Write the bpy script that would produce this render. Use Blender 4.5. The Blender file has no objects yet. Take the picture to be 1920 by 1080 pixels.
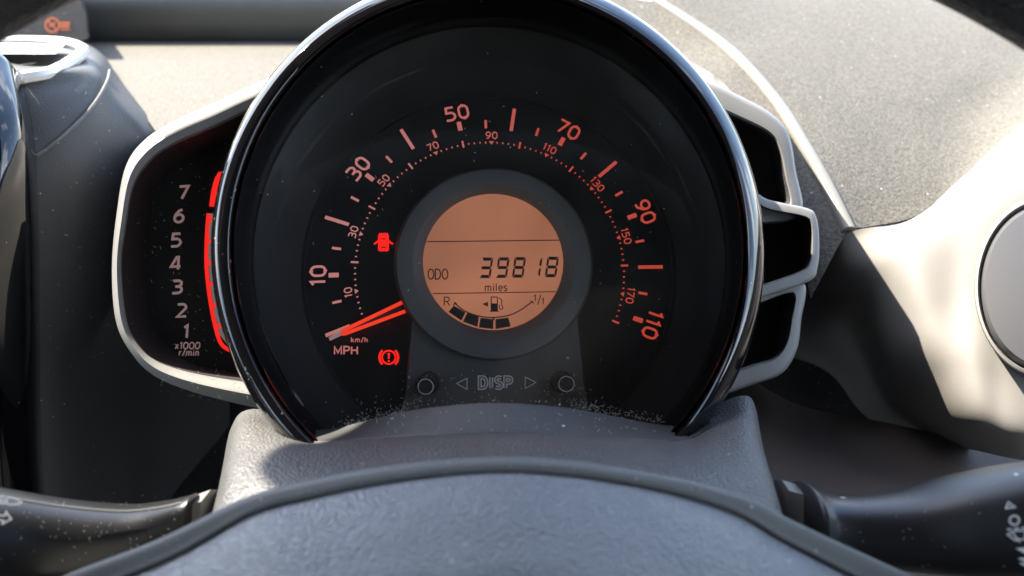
import bpy, bmesh, math, random
from mathutils import Vector, Euler, Matrix
random.seed(7)
R = math.radians
scene = bpy.context.scene

# ------------------------------------------------------------------ camera
F = 1507.0                                   # focal length in photo pixels
CAM = Vector((0.0, -0.25, 1.20))
ROT = Euler((R(65), 0, 0)).to_matrix()
cd = bpy.data.cameras.new("camera"); cam = bpy.data.objects.new("camera", cd)
scene.collection.objects.link(cam)
cam.location = CAM; cam.rotation_euler = (R(65), 0, 0)
cd.sensor_width = 36; cd.lens = 36 * F / 1920
cd.clip_start = 0.01; cd.clip_end = 500
cd.dof.use_dof = True; cd.dof.focus_distance = 0.245; cd.dof.aperture_fstop = 13
scene.camera = cam

# ------------------------------------------------------------------ light
S = (ROT @ Vector((-.53, .785, .04))).normalized()      # towards the sun: from the left, above the windscreen edge
SUN_EL, SUN_AZ = math.degrees(math.asin(S.z)), math.degrees(math.atan2(S.x, S.y))
sl = bpy.data.lights.new("sun", 'SUN'); sl.energy = 3.2; sl.angle = R(0.5); sl.color = (1, .90, .74)
so = bpy.data.objects.new("sun", sl); scene.collection.objects.link(so)
so.rotation_euler = S.to_track_quat('Z', 'Y').to_euler(); so.location = (0, 1, 3)
w = bpy.data.worlds.new("World"); scene.world = w; w.use_nodes = True
nt = w.node_tree; N = nt.nodes; L = nt.links
bg = N['Background']; bg.inputs[1].default_value = 0.13
sky = N.new('ShaderNodeTexSky'); sky.sky_type = 'NISHITA'; sky.sun_disc = False
sky.sun_elevation = R(SUN_EL); sky.sun_rotation = R(SUN_AZ)
tc = N.new('ShaderNodeTexCoord'); cn = N.new('ShaderNodeTexNoise'); cn.inputs['Scale'].default_value = 2.6
cn.inputs['Detail'].default_value = 7; cn.inputs['Roughness'].default_value = .6
cr = N.new('ShaderNodeValToRGB'); cr.color_ramp.elements[0].position = .50; cr.color_ramp.elements[1].position = .70
mx = N.new('ShaderNodeMix'); mx.data_type = 'RGBA'; mx.inputs[7].default_value = (11, 11, 11.5, 1)
L.new(tc.outputs['Generated'], cn.inputs['Vector']); L.new(cn.outputs['Fac'], cr.inputs['Fac'])
L.new(cr.outputs['Color'], mx.inputs[0]); L.new(sky.outputs[0], mx.inputs[6]); L.new(mx.outputs[2], bg.inputs[0])
scene.view_settings.view_transform = 'Standard'; scene.view_settings.look = 'None'
scene.view_settings.exposure = 2.62; scene.view_settings.gamma = 1
scene.cycles.max_bounces = 8; scene.cycles.use_denoising = True
scene.cycles.sample_clamp_indirect = 6

# ------------------------------------------------------------------ helpers
def at(px, py, d):
    return CAM + ROT @ Vector(((px - 960) / F * d, (540 - py) / F * d, -d))
# the dial plane: its normal leans up from the line of sight
TILT, YAW = R(12), R(3)
DN = ROT @ Vector((math.sin(YAW), math.sin(TILT), math.cos(TILT) * math.cos(YAW))).normalized()
DO = at(920, 505, .256)
DU = (ROT @ Vector((1, 0, 0))); DU = (DU - DN * DU.dot(DN)).normalized()
DV = DN.cross(DU).normalized()
MM = .001; K = .256 / F                      # metres per photo pixel at the dial
def dial(px, py, p):                         # point of the plane p mm above the dial seen at that pixel
    r = at(px, py, 1) - CAM
    return CAM + r * ((DO + DN * p * MM - CAM).dot(DN) / r.dot(DN))
def dloc(x, y, p=0):                         # point in dial coordinates, photo pixels
    return DO + DU * x * K + DV * y * K + DN * p * MM
def dpol(r, a, p=0): return dloc(r * math.cos(R(a)), r * math.sin(R(a)), p)

def cat(pts, n, closed=False):               # Catmull-Rom through tuples
    out = []; m = len(pts); segs = m if closed else m - 1
    for i in range(segs):
        g = (lambda k: pts[k % m]) if closed else (lambda k: pts[min(max(k, 0), m - 1)])
        a, b, c, d = g(i - 1), g(i), g(i + 1), g(i + 2)
        for j in range(n):
            t = j / n
            out.append(tuple(.5 * (2*b[q] + (c[q]-a[q])*t + (2*a[q]-5*b[q]+4*c[q]-d[q])*t*t + (3*b[q]-a[q]-3*c[q]+d[q])*t**3) for q in range(len(b))))
    if not closed: out.append(tuple(pts[-1]))
    return out

def link(o, parent=None):
    scene.collection.objects.link(o)
    if parent: o.parent = parent
    return o
def wloc(o):
    v = Vector((0, 0, 0))
    while o: v += o.location; o = o.parent
    return v
def obj(name, verts, faces, mat, parent=None, smooth=True, angle=35, bevel=0):
    verts = [Vector(v) for v in verts]
    org = wloc(parent) if parent else sum(verts, Vector()) / len(verts)
    me = bpy.data.meshes.new(name); me.from_pydata([v - org for v in verts], [], faces); me.validate()
    bm = bmesh.new(); bm.from_mesh(me); bmesh.ops.recalc_face_normals(bm, faces=bm.faces); bm.to_mesh(me); bm.free()
    if smooth:
        me.shade_smooth(); me.set_sharp_from_angle(angle=R(angle))
    me.materials.append(mat)
    o = bpy.data.objects.new(name, me); link(o, parent)
    if not parent: o.location = org
    return o
def thing(name, label, cat_, loc, group=None):
    o = bpy.data.objects.new(name, None); link(o); o.location = loc; o.empty_display_size = .01
    o['label'] = label; o['category'] = cat_
    if group: o['group'] = group
    return o
def sheet(name, rows, mat, parent=None, n=8, thick=.002, toward=None, angle=60):
    g = [cat(r, n) for r in rows]
    cols = list(zip(*g)); cols = [cat(list(c), n) for c in cols]
    nu, nv = len(cols), len(cols[0])
    front = [at(*p) for c in cols for p in c]
    faces = [(i*nv+j, (i+1)*nv+j, (i+1)*nv+j+1, i*nv+j+1) for i in range(nu-1) for j in range(nv-1)]
    # a real slab: offset the sheet away from the viewer by its thickness
    back = [v + (v - CAM).normalized() * thick for v in front]; m = len(front)
    fs = faces + [tuple(m + k for k in reversed(f)) for f in faces]
    ring = [i*nv for i in range(nu)] + [(nu-1)*nv + j for j in range(1, nv)] + [i*nv + nv-1 for i in range(nu-2, -1, -1)] + [j for j in range(nv-2, 0, -1)]
    for a, b in zip(ring, ring[1:] + ring[:1]): fs.append((a, b, m + b, m + a))
    return obj(name, front + back, fs, mat, parent, angle=angle)
def loft(name, loops, mat, parent=None, cap0=False, cap1=False, closed=True, angle=35):
    n = len(loops[0]); vs = [v for l in loops for v in l]; fs = []
    for k in range(len(loops) - 1):
        for i in range(n if closed else n - 1):
            j = (i + 1) % n; fs.append((k*n+i, k*n+j, (k+1)*n+j, (k+1)*n+i))
    if cap0: fs.append(tuple(range(n)))
    if cap1: fs.append(tuple((len(loops)-1)*n + i for i in range(n)))
    return obj(name, vs, fs, mat, parent, angle=angle)
def ell(cx, cy, rx, ry, p, n=96):            # ring in the dial plane p, given where it is seen
    c = dial(cx, cy, p); s = ROT.inverted() @ (c - CAM); k = -s.z / F
    return [c + DU * rx * k * math.cos(2*math.pi*i/n) + DV * ry * k * math.sin(2*math.pi*i/n) for i in range(n)]
def rings(name, spec, mat, parent, n=96, **kw):
    return loft(name, [ell(*s, n=n) for s in spec], mat, parent, **kw)
def outline(pts, p, n=6): return [dial(x, y, p) for x, y in cat(pts, n, True)]

def tube(name, path, r, mat, parent, n=8):
    pts = [Vector(p) for p in path]; loops = []
    for i, p in enumerate(pts):
        t = (pts[min(i+1, len(pts)-1)] - pts[max(i-1, 0)]).normalized(); a = t.cross(Vector((.1, .2, 1))).normalized(); b = t.cross(a)
        rr = r[i] if isinstance(r, (list, tuple)) else r
        loops.append([p + (a * math.cos(2*math.pi*k/n) + b * math.sin(2*math.pi*k/n)) * rr for k in range(n)])
    return loft(name, loops, mat, parent, cap0=True, cap1=True)
# flat shapes: 2D polygons and strokes put on a surface by a map (x, y, lift) -> point
def stroke(pts, w, closed=False):
    n = len(pts); Lp, Rp = [], []
    for i in range(n):
        p = Vector(pts[i]); a = Vector(pts[i-1]) if (i or closed) else None; b = Vector(pts[(i+1) % n]) if (i < n-1 or closed) else None
        d1 = (p - a).normalized() if a is not None else None; d2 = (b - p).normalized() if b is not None else None
        d1 = d1 or d2; d2 = d2 or d1
        n1 = Vector((-d1.y, d1.x)); n2 = Vector((-d2.y, d2.x)); mvec = n1 + n2
        if mvec.length < 1e-4: mvec = n1
        mvec.normalize(); s = min(1 / max(mvec.dot(n1), .35), 2)
        Lp.append(p + mvec * s * w / 2); Rp.append(p - mvec * s * w / 2)
    return [[Lp[i], Rp[i], Rp[(i+1) % n], Lp[(i+1) % n]] for i in range(n if closed else n - 1)]
def flat(name, groups, fmap, mat, parent, h=0.0):
    """groups: list of lists of polygons; each group lies a hair above the one before; h: thickness in mm"""
    vs, fs = [], []
    for gi, polys in enumerate(groups):
        for poly in polys:
            b = len(vs); vs += [fmap(v[0], v[1], h + .012 * gi) for v in poly]; fs.append(tuple(range(b, b + len(poly))))
            if h:
                m = len(poly); vs += [fmap(v[0], v[1], 0) for v in poly]
                fs += [(b+i, b+(i+1) % m, b+m+(i+1) % m, b+m+i) for i in range(m)]
    return obj(name, vs, fs, mat, parent, smooth=False)
def arc(cx, cy, rx, ry, a0, a1, n=10): return [(cx + rx*math.cos(R(a0+(a1-a0)*i/n)), cy + ry*math.sin(R(a0+(a1-a0)*i/n))) for i in range(n+1)]
def rrect(x0, y0, x1, y1, r, n=6):
    return arc(x1-r, y1-r, r, r, 0, 90, n) + arc(x0+r, y1-r, r, r, 90, 180, n) + arc(x0+r, y0+r, r, r, 180, 270, n) + arc(x1-r, y0+r, r, r, 270, 360, n)
def clean(p):
    o = []
    for q in p:
        if not o or (Vector(q) - Vector(o[-1])).length > 1e-4: o.append(q)
    if (Vector(o[0]) - Vector(o[-1])).length < 1e-4: o.pop()
    return o
# stroke font, height 1: (advance, [(points, closed)])
G = {
 '0': (.78, [(rrect(.04, 0, .70, 1, .33), 1)]),
 '1': (.42, [([(.02, .84), (.24, 1), (.24, 0)], 0)]),
 '2': (.76, [([(.05, .98), (.2, 1)] + arc(.40, .74, .26, .26, 90, -40) + [(.06, .0), (.72, 0)], 0)]),
 '3': (.74, [([(.03, 1)] + arc(.38, .765, .26, .235, 90, -90) + [(.2, .53)], 0), ([(.3, .53)] + arc(.38, .265, .30, .265, 90, -90) + [(.0, 0)], 0)]),
 '4': (.78, [([(.56, 0), (.56, 1), (.42, 1), (.03, .25), (.74, .25)], 0)]),
 '5': (.76, [([(.64, 1), (.10, 1), (.08, .58)] + arc(.36, .29, .32, .30, 88, -90) + [(.0, 0)], 0)]),
 '6': (.78, [(arc(.38, .31, .32, .31, 0, 360, 24)[:-1], 1), ([(.60, 1), (.36, .92)] + arc(.50, .31, .44, .55, 125, 180), 0)]),
 '7': (.72, [([(.0, 1), (.66, 1), (.22, 0)], 0)]),
 '8': (.78, [(arc(.38, .76, .26, .24, 0, 360, 20)[:-1], 1), (arc(.38, .265, .31, .265, 0, 360, 20)[:-1], 1)]),
 '9': (.78, [(arc(.38, .69, .32, .31, 0, 360, 24)[:-1], 1), ([(.10, 0), (.36, .03)] + arc(.26, .69, .44, .58, -60, 0), 0)]),
 'D': (.84, [(clean([(.06, 0), (.06, 1), (.3, 1)] + arc(.34, .5, .38, .5, 90, -90) + [(.3, 0)]), 1)]),
 'I': (.34, [([(.14, 0), (.14, 1)], 0)]),
 'S': (.72, [([(.60, .95)] + arc(.34, .76, .27, .24, 80, 225) + arc(.32, .25, .29, .25, 50, -105) + [(.03, .06)], 0)]),
 'P': (.76, [([(.06, 0), (.06, 1), (.36, 1)] + arc(.38, .74, .28, .26, 90, -90) + [(.06, .48)], 0)]),
 'O': (.84, [(arc(.40, .5, .36, .5, 0, 360, 28)[:-1], 1)]),
 'R': (.80, [([(.06, 0), (.06, 1), (.36, 1)] + arc(.38, .75, .27, .25, 90, -90) + [(.06, .5)], 0), ([(.36, .5), (.68, 0)], 0)]),
 'M': (.98, [([(.06, 0), (.06, 1), (.44, .2), (.82, 1), (.82, 0)], 0)]),
 'H': (.86, [([(.06, 0), (.06, 1)], 0), ([(.70, 0), (.70, 1)], 0), ([(.06, .52), (.70, .52)], 0)]),
 'k': (.60, [([(.06, 0), (.06, 1)], 0), ([(.46, .68), (.08, .32)], 0), ([(.20, .42), (.50, 0)], 0)]),
 'm': (1.0, [([(.06, 0), (.06, .68)], 0), ([(.06, .4)] + arc(.25, .45, .19, .22, 170, 0) + [(.44, 0)], 0), ([(.44, .4)] + arc(.63, .45, .19, .22, 170, 0) + [(.82, 0)], 0)]),
 'h': (.66, [([(.06, 0), (.06, 1)], 0), ([(.06, .4)] + arc(.27, .44, .21, .23, 170, 0) + [(.48, 0)], 0)]),
 'n': (.66, [([(.06, 0), (.06, .68)], 0), ([(.06, .4)] + arc(.27, .44, .21, .23, 170, 0) + [(.48, 0)], 0)]),
 'r': (.46, [([(.06, 0), (.06, .68)], 0), ([(.06, .42)] + arc(.28, .42, .22, .24, 170, 70), 0)]),
 'i': (.26, [([(.08, 0), (.08, .68)], 0), ([(.08, .84), (.08, .97)], 0)]),
 'l': (.26, [([(.08, 0), (.08, 1)], 0)]),
 'e': (.62, [([(.06, .36), (.52, .36)] + arc(.29, .34, .24, .34, 10, 310, 18), 0)]),
 's': (.52, [([(.42, .63)] + arc(.23, .51, .19, .16, 80, 235) + arc(.22, .17, .20, .17, 55, -110) + [(.03, .05)], 0)]),
 'x': (.58, [([(.04, 0), (.48, .68)], 0), ([(.04, .68), (.48, 0)], 0)]),
 '/': (.48, [([(.02, -.08), (.40, 1.06)], 0)]),
 ' ': (.4, []),
}
def text(s, h, w, gap=.08, shear=0, wide=1.0):
    """polygon groups of a line of text, centred on 0,0"""
    x = 0; gs = []
    for ch in s:
        adv, st = G[ch]
        for pts, cl in st:
            q = [((x + a * wide) * h + shear * b * h, (b - .5) * h) for a, b in pts]
            gs.append(stroke(q, w, bool(cl)))
        x += adv * wide + gap
    tw = (x - gap - .06) * h
    return [[[(v[0] - tw / 2, v[1]) for v in poly] for poly in g] for g in gs]
def xf(groups, cx, cy, a=0, flip=1):
    c, s = math.cos(R(a)), math.sin(R(a))
    return [[[(cx + v[0]*c - v[1]*s, cy + flip * (v[0]*s + v[1]*c)) for v in poly] for poly in g] for g in groups]

# ------------------------------------------------------------------ materials
def pm(name, col, rough=.5, metal=0, fleck=None, spec=.5, coat=0, coat_r=.05, grain=None, emis=None, emis_s=0, speck=None, mottle=0, ior=1.5):
    m = bpy.data.materials.new(name); m.use_nodes = True
    n = m.node_tree.nodes; l = m.node_tree.links; b = n['Principled BSDF']
    b.inputs['Base Color'].default_value = (*col, 1); b.inputs['Roughness'].default_value = rough
    b.inputs['Metallic'].default_value = metal; b.inputs['Specular IOR Level'].default_value = spec; b.inputs['IOR'].default_value = ior
    b.inputs['Coat Weight'].default_value = coat; b.inputs['Coat Roughness'].default_value = coat_r
    if emis: b.inputs['Emission Color'].default_value = (*emis, 1); b.inputs['Emission Strength'].default_value = emis_s
    t = n.new('ShaderNodeTexCoord'); vec = t.outputs['Object']
    if grain:
        size, depth, kind = grain
        if kind == 'leather':
            v = n.new('ShaderNodeTexVoronoi'); v.feature = 'SMOOTH_F1'; v.inputs['Scale'].default_value = 1/size; v.inputs['Smoothness'].default_value = .6
            ns = n.new('ShaderNodeTexNoise'); ns.inputs['Scale'].default_value = .45/size; ns.inputs['Detail'].default_value = 2
            mxv = n.new('ShaderNodeMix'); mxv.data_type = 'RGBA'; mxv.blend_type = 'LINEAR_LIGHT'; mxv.inputs[0].default_value = size * .18
            l.new(vec, ns.inputs['Vector']); l.new(vec, mxv.inputs[6]); l.new(ns.outputs['Color'], mxv.inputs[7]); l.new(mxv.outputs[2], v.inputs['Vector'])
            h = n.new('ShaderNodeMath'); h.operation = 'MULTIPLY'; h.inputs[1].default_value = -1; l.new(v.outputs['Distance'], h.inputs[0]); ho = h.outputs[0]
        else:
            ns = n.new('ShaderNodeTexNoise'); ns.inputs['Scale'].default_value = 1/size; ns.inputs['Detail'].default_value = 3; ns.inputs['Roughness'].default_value = .6
            l.new(vec, ns.inputs['Vector']); ho = ns.outputs['Fac']
        bp = n.new('ShaderNodeBump'); bp.inputs['Distance'].default_value = depth; bp.inputs['Strength'].default_value = 1
        l.new(ho, bp.inputs['Height']); l.new(bp.outputs[0], b.inputs['Normal'])
    src = None
    if mottle:
        ns = n.new('ShaderNodeTexNoise'); ns.inputs['Scale'].default_value = 45; ns.inputs['Detail'].default_value = 5
        mr = n.new('ShaderNodeMapRange'); mr.inputs[1].default_value = .3; mr.inputs[2].default_value = .7
        mr.inputs[3].default_value = 1 - mottle; mr.inputs[4].default_value = 1 + mottle
        mm = n.new('ShaderNodeMix'); mm.data_type = 'RGBA'; mm.blend_type = 'MULTIPLY'; mm.inputs[0].default_value = 1; mm.inputs[6].default_value = (*col, 1)
        l.new(vec, ns.inputs['Vector']); l.new(ns.outputs['Fac'], mr.inputs[0]); l.new(mr.outputs[0], mm.inputs[7]); src = mm.outputs[2]
        m2 = n.new('ShaderNodeMapRange'); m2.inputs[1].default_value = .3; m2.inputs[2].default_value = .7
        m2.inputs[3].default_value = max(0, rough - .07); m2.inputs[4].default_value = rough + .07
        l.new(ns.outputs['Fac'], m2.inputs[0]); l.new(m2.outputs[0], b.inputs['Roughness'])
    if fleck:                                     # fine light and dark flecks: grain glints put into the colour
        fs_, fa = fleck
        ns = n.new('ShaderNodeTexNoise'); ns.inputs['Scale'].default_value = 1/fs_; ns.inputs['Detail'].default_value = 2; ns.inputs['Roughness'].default_value = .7
        mr = n.new('ShaderNodeMapRange'); mr.inputs[1].default_value = .32; mr.inputs[2].default_value = .68; mr.inputs[3].default_value = 1 - fa; mr.inputs[4].default_value = 1 + fa
        mm = n.new('ShaderNodeMix'); mm.data_type = 'RGBA'; mm.blend_type = 'MULTIPLY'; mm.inputs[0].default_value = 1; mm.inputs[6].default_value = (*col, 1)
        if src: l.new(src, mm.inputs[6])
        l.new(vec, ns.inputs['Vector']); l.new(ns.outputs['Fac'], mr.inputs[0]); l.new(mr.outputs[0], mm.inputs[7]); src = mm.outputs[2]
    if speck:                                     # settled dust: small pale specks
        sc, amt = speck
        v = n.new('ShaderNodeTexVoronoi'); v.inputs['Scale'].default_value = sc; v.inputs['Randomness'].default_value = 1
        lt = n.new('ShaderNodeMath'); lt.operation = 'LESS_THAN'; lt.inputs[1].default_value = .17
        sp = n.new('ShaderNodeSeparateColor'); gt = n.new('ShaderNodeMath'); gt.operation = 'GREATER_THAN'; gt.inputs[1].default_value = 1 - amt
        mu = n.new('ShaderNodeMath'); mu.operation = 'MULTIPLY'
        l.new(vec, v.inputs['Vector']); l.new(v.outputs['Distance'], lt.inputs[0]); l.new(v.outputs['Color'], sp.inputs[0]); l.new(sp.outputs[0], gt.inputs[0])
        l.new(lt.outputs[0], mu.inputs[0]); l.new(gt.outputs[0], mu.inputs[1])
        mm = n.new('ShaderNodeMix'); mm.data_type = 'RGBA'; mm.inputs[7].default_value = (.45, .43, .40, 1); mm.inputs[6].default_value = (*col, 1)
        if src: l.new(src, mm.inputs[6])
        l.new(mu.outputs[0], mm.inputs[0]); src = mm.outputs[2]
    if src: l.new(src, b.inputs['Base Color'])
    return m
M = {}
M['dash'] = pm('dash plastic', (.122, .115, .098), .7, spec=.2, grain=(.0010, .0006, 'noise'), mottle=.05, fleck=(.0015, .34), speck=(380, .03))
M['dash_glint'] = pm('dash edge highlight', (.20, .19, .165), .42, spec=.5)  # paler than the dash: the sun highlight on the ridge put into the colour
M['dash_dark'] = pm('dark dash plastic', (.022, .022, .023), .6, grain=(.0006, .00015, 'leather'), mottle=.12, speck=(700, .06))
M['vent_body'] = pm('vent plastic', (.056, .056, .054), .55, grain=(.0006, .00012, 'leather'), mottle=.1, speck=(700, .03))
M['riser'] = pm('far dash plastic', (.10, .10, .095), .6, mottle=.08)
M['pocket'] = pm('grained pocket plastic', (.05, .048, .055), .6, grain=(.0006, .0003, 'leather'))
M['lower'] = pm('lower dash plastic', (.095, .075, .064), .65, grain=(.0008, .0001, 'leather'), mottle=.1)
M['silver'] = pm('silver grey plastic', (.20, .198, .19), .5, metal=0, grain=(.0004, .00006, 'noise'), mottle=.08)
M['surround'] = pm('pale silver plastic', (.20, .193, .186), .6, metal=0, spec=.25, grain=(.0006, .00004, 'noise'), mottle=.05)
M['gloss'] = pm('piano black', (.004, .004, .005), .03, spec=.5, coat=0, ior=1.6, speck=(900, .01))
M['bowl'] = pm('black bowl', (.002, .002, .0025), .09, spec=.3, speck=(900, .006))
M['chrome'] = pm('dark chrome', (.42, .42, .44), .1, metal=1)
M['face'] = pm('dial face black', (.012, .0105, .0102), .5, spec=.2, mottle=.25, speck=(800, .008))
M['print_disc'] = pm('dial inner black', (.0105, .0102, .011), .48, spec=.2, mottle=.2, speck=(800, .008))
M['ring'] = pm('ring plastic', (.085, .084, .083), .55, grain=(.0003, .00006, 'noise'), mottle=.08, speck=(700, .05))
M['pedestal'] = pm('pedestal plastic', (.085, .085, .082), .45, grain=(.0003, .00006, 'noise'), mottle=.2, speck=(420, .12))
M['leather'] = pm('grained column plastic', (.082, .082, .083), .42, grain=(.00068, .00032, 'leather'), mottle=.08, speck=(700, .03))
M['smooth'] = pm('smooth column plastic', (.050, .051, .053), .5, grain=(.0003, .00006, 'noise'), mottle=.1, speck=(420, .09))
M['pad'] = pm('airbag pad vinyl', (.19, .197, .208), .36, spec=.6, grain=(.00062, .00030, 'leather'), mottle=.07, speck=(500, .02))
M['lip'] = pm('hub trim plastic', (.125, .128, .122), .55, grain=(.0003, .00005, 'noise'), speck=(600, .08))
M['rim'] = pm('rim leather', (.018, .018, .018), .5, grain=(.0012, .0006, 'leather'))
M['stalk'] = pm('stalk plastic', (.013, .0135, .015), .36, grain=(.0002, .00003, 'noise'), mottle=.1, speck=(260, .07))
M['ink_white'] = pm('white print', (.95, .95, .95), .5)
M['tach_face'] = pm('tachometer face', (.013, .013, .013), .5, mottle=.3, speck=(800, .08))
M['tach_strip'] = pm('tachometer strip', (.16, .15, .15), .5, mottle=.3, emis=(1, .85, .9), emis_s=.02)
M['tach_num'] = pm('tachometer numerals', (.55, .47, .46), .6, emis=(1, .55, .5), emis_s=0.0240)
M['red'] = pm('red backlit bar', (.5, .03, .02), .5, emis=(1, .018, .012), emis_s=0.1520)
M['red_icon'] = pm('red warning lamp', (.4, .02, .01), .5, emis=(1, .012, .008), emis_s=0.2080)
M['needle'] = pm('needle red', (.6, .05, .02), .4, emis=(1, .045, .015), emis_s=0.1280)
M['needle_core'] = pm('needle core', (.05, .045, .045), .35)
M['needle_tip'] = pm('needle tip', (.5, .36, .34), .5, emis=(1, .5, .45), emis_s=.03)
M['lcd'] = pm('lcd backlight', (.19, .105, .065), .5, emis=(1, .35, .175), emis_s=0.0480, mottle=.04)
nn = M['lcd'].node_tree; ns = nn.nodes.new('ShaderNodeTexNoise'); ns.inputs['Scale'].default_value = 38; ns.inputs['Detail'].default_value = 1.5
tq = nn.nodes.new('ShaderNodeTexCoord'); mq = nn.nodes.new('ShaderNodeMapRange'); mq.inputs[1].default_value = .3; mq.inputs[2].default_value = .7; mq.inputs[3].default_value = .038; mq.inputs[4].default_value = .062
nn.links.new(tq.outputs['Object'], ns.inputs['Vector']); nn.links.new(ns.outputs['Fac'], mq.inputs[0]); nn.links.new(mq.outputs[0], nn.nodes['Principled BSDF'].inputs['Emission Strength'])
M['lcd_ink'] = pm('lcd ink', (.02, .013, .014), .5)
M['orange'] = pm('orange indicator print', (.45, .10, .03), .5, emis=(1, .25, .08), emis_s=0.0480)
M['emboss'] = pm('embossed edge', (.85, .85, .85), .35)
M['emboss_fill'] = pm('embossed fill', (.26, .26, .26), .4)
M['rim_highlight'] = pm('button rim highlight', (.9, .88, .86), .35, metal=0)  # highlight on the cap edge, painted as a near-white colour
M['cap'] = pm('button cap', (.03, .028, .027), .3, speck=(500, .06))
M['vent_sunlit'] = pm('vent slat', (.65, .65, .63), .4, metal=.2)  # sun glare on slats and rim put into the pale colour
M['flap'] = pm('vent flap', (.085, .085, .09), .45, grain=(.0003, .00003, 'noise'))
M['dust'] = pm('lint', (.70, .68, .65), .8)
M['lining'] = pm('roof lining', (.10, .095, .09), .9, grain=(.002, .0004, 'noise'))
M['seat'] = pm('seat fabric', (.03, .03, .033), .9, grain=(.002, .0004, 'noise'))
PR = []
for i in range(7):                                # backlit print: redder to the right; daylight on the left put into its glow
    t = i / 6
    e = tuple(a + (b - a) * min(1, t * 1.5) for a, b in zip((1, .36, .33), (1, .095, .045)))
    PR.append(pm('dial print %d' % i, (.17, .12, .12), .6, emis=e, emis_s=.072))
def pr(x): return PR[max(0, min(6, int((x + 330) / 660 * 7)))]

# lens: clear cover, mostly transparent with a faint sheen
m = bpy.data.materials.new('clear lens'); m.use_nodes = True; n = m.node_tree.nodes; l = m.node_tree.links
n.remove(n['Principled BSDF']); tr = n.new('ShaderNodeBsdfTransparent'); gl = n.new('ShaderNodeBsdfGlossy'); gl.inputs['Roughness'].default_value = .03
lw = n.new('ShaderNodeLayerWeight'); pw = n.new('ShaderNodeMath'); pw.operation = 'POWER'; pw.inputs[1].default_value = 4
fr = n.new('ShaderNodeMath'); fr.operation = 'MULTIPLY_ADD'; fr.inputs[1].default_value = .25; fr.inputs[2].default_value = .03
l.new(lw.outputs['Facing'], pw.inputs[0]); l.new(pw.outputs[0], fr.inputs[0]); ms = n.new('ShaderNodeMixShader')
df = n.new('ShaderNodeBsdfDiffuse'); df.inputs['Color'].default_value = (.8, .77, .74, 1); md = n.new('ShaderNodeMixShader')
ln = n.new('ShaderNodeTexNoise'); ln.inputs['Scale'].default_value = 60; ln.inputs['Detail'].default_value = 6; ltc = n.new('ShaderNodeTexCoord'); lmr = n.new('ShaderNodeMapRange')
lmr.inputs[1].default_value = .3; lmr.inputs[2].default_value = .75; lmr.inputs[3].default_value = .005; lmr.inputs[4].default_value = .018
l.new(ltc.outputs['Object'], ln.inputs['Vector']); l.new(ln.outputs['Fac'], lmr.inputs[0]); l.new(lmr.outputs[0], md.inputs[0]); l.new(tr.outputs[0], md.inputs[1]); l.new(df.outputs[0], md.inputs[2])
l.new(fr.outputs[0], ms.inputs[0]); l.new(md.outputs[0], ms.inputs[1]); l.new(gl.outputs[0], ms.inputs[2]); l.new(ms.outputs[0], n['Material Output'].inputs[0])
M['lens'] = m

# ================================================================== dashboard
dash = thing('dashboard', 'grey grained plastic dashboard behind and around the gauges', 'dashboard', at(1000, 400, .45))
H = CAM.z - .083
def onz(px, py, z=H):
    r = at(px, py, 1) - CAM; t = (z - CAM.z) / r.z
    return (px, py, t)
sheet('dash_top', [[onz(x, 78) for x in (60, 350, 700, 1000, 1300)], [onz(x, 105) for x in (170, 400, 700, 1000, 1300)],
                   [onz(x, 150) for x in (222, 420, 700, 1000, 1300)], [onz(x, 240) for x in (288, 450, 700, 1000, 1330)],
                   [(x, 280, .325) for x in (315, 470, 700, 1000, 1340)],
                   [(x, 420, .33) for x in (400, 520, 700, 1000, 1380)]], M['dash'], dash, thick=.004)
dz = onz(400, 78)[2]
sheet('dash_riser', [[(x, y, dz + e) for x in (-150, 150, 400, 620, 860)] for y, e in ((-150, .02), (-60, -.012), (0, -.02), (40, -.012), (66, -.003), (80, .004))], M['riser'], dash, thick=.02)
brow = [
 [(1080,-20,.44),(1230,80,.41),(1350,150,.375),(1410,235,.35),(1450,330,.33),(1490,430,.315),(1520,560,.30)],
 [(1222,2,.437),(1328,72,.411),(1388,124,.386),(1453,202,.360),(1503,284,.336),(1545,358,.320),(1584,440,.305)],
 [(1236,0,.438),(1342,68,.412),(1404,121,.387),(1470,198,.361),(1521,279,.337),(1562,352,.321),(1598,428,.307)],
 [(1290,-25,.455),(1400,52,.428),(1468,108,.402),(1532,186,.372),(1584,268,.347),(1622,345,.329),(1634,424,.312)],
 [(1400,-50,.515),(1550,10,.475),(1620,80,.437),(1672,165,.398),(1702,248,.368),(1722,330,.342),(1722,402,.322)],
 [(1600,-70,.58),(1720,-10,.52),(1790,50,.47),(1832,122,.43),(1842,195,.40),(1832,260,.37),(1812,327,.345)],
 [(1800,-90,.62),(1900,-30,.55),(1960,20,.5),(1990,80,.46),(1992,130,.42),(1972,175,.39),(1938,215,.365)]]
sheet('dash_brow', brow, M['dash'], dash, n=10, thick=.006, angle=50)
sheet('lower_panel', [[(x, y, d) for x in (-300, 200, 700, 1200, 1700, 2300)] for y, d in ((380, .42), (600, .40), (800, .37), (1000, .34), (1300, .32))], M['dash_dark'], dash, thick=.01)
sheet('knee_panel', [[(1390,700,.33),(1500,760,.335),(1650,790,.32),(1800,820,.30),(2000,850,.29)],
                     [(1400,800,.30),(1500,830,.30),(1650,850,.295),(1800,870,.285),(2000,900,.275)],
                     [(1420,900,.27),(1500,920,.27),(1650,940,.265),(1800,950,.26),(2000,980,.25)],
                     [(1400,1050,.25),(1500,1060,.25),(1650,1080,.25),(1800,1090,.25),(2000,1120,.24)]], M['lower'], dash, thick=.006)
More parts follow.
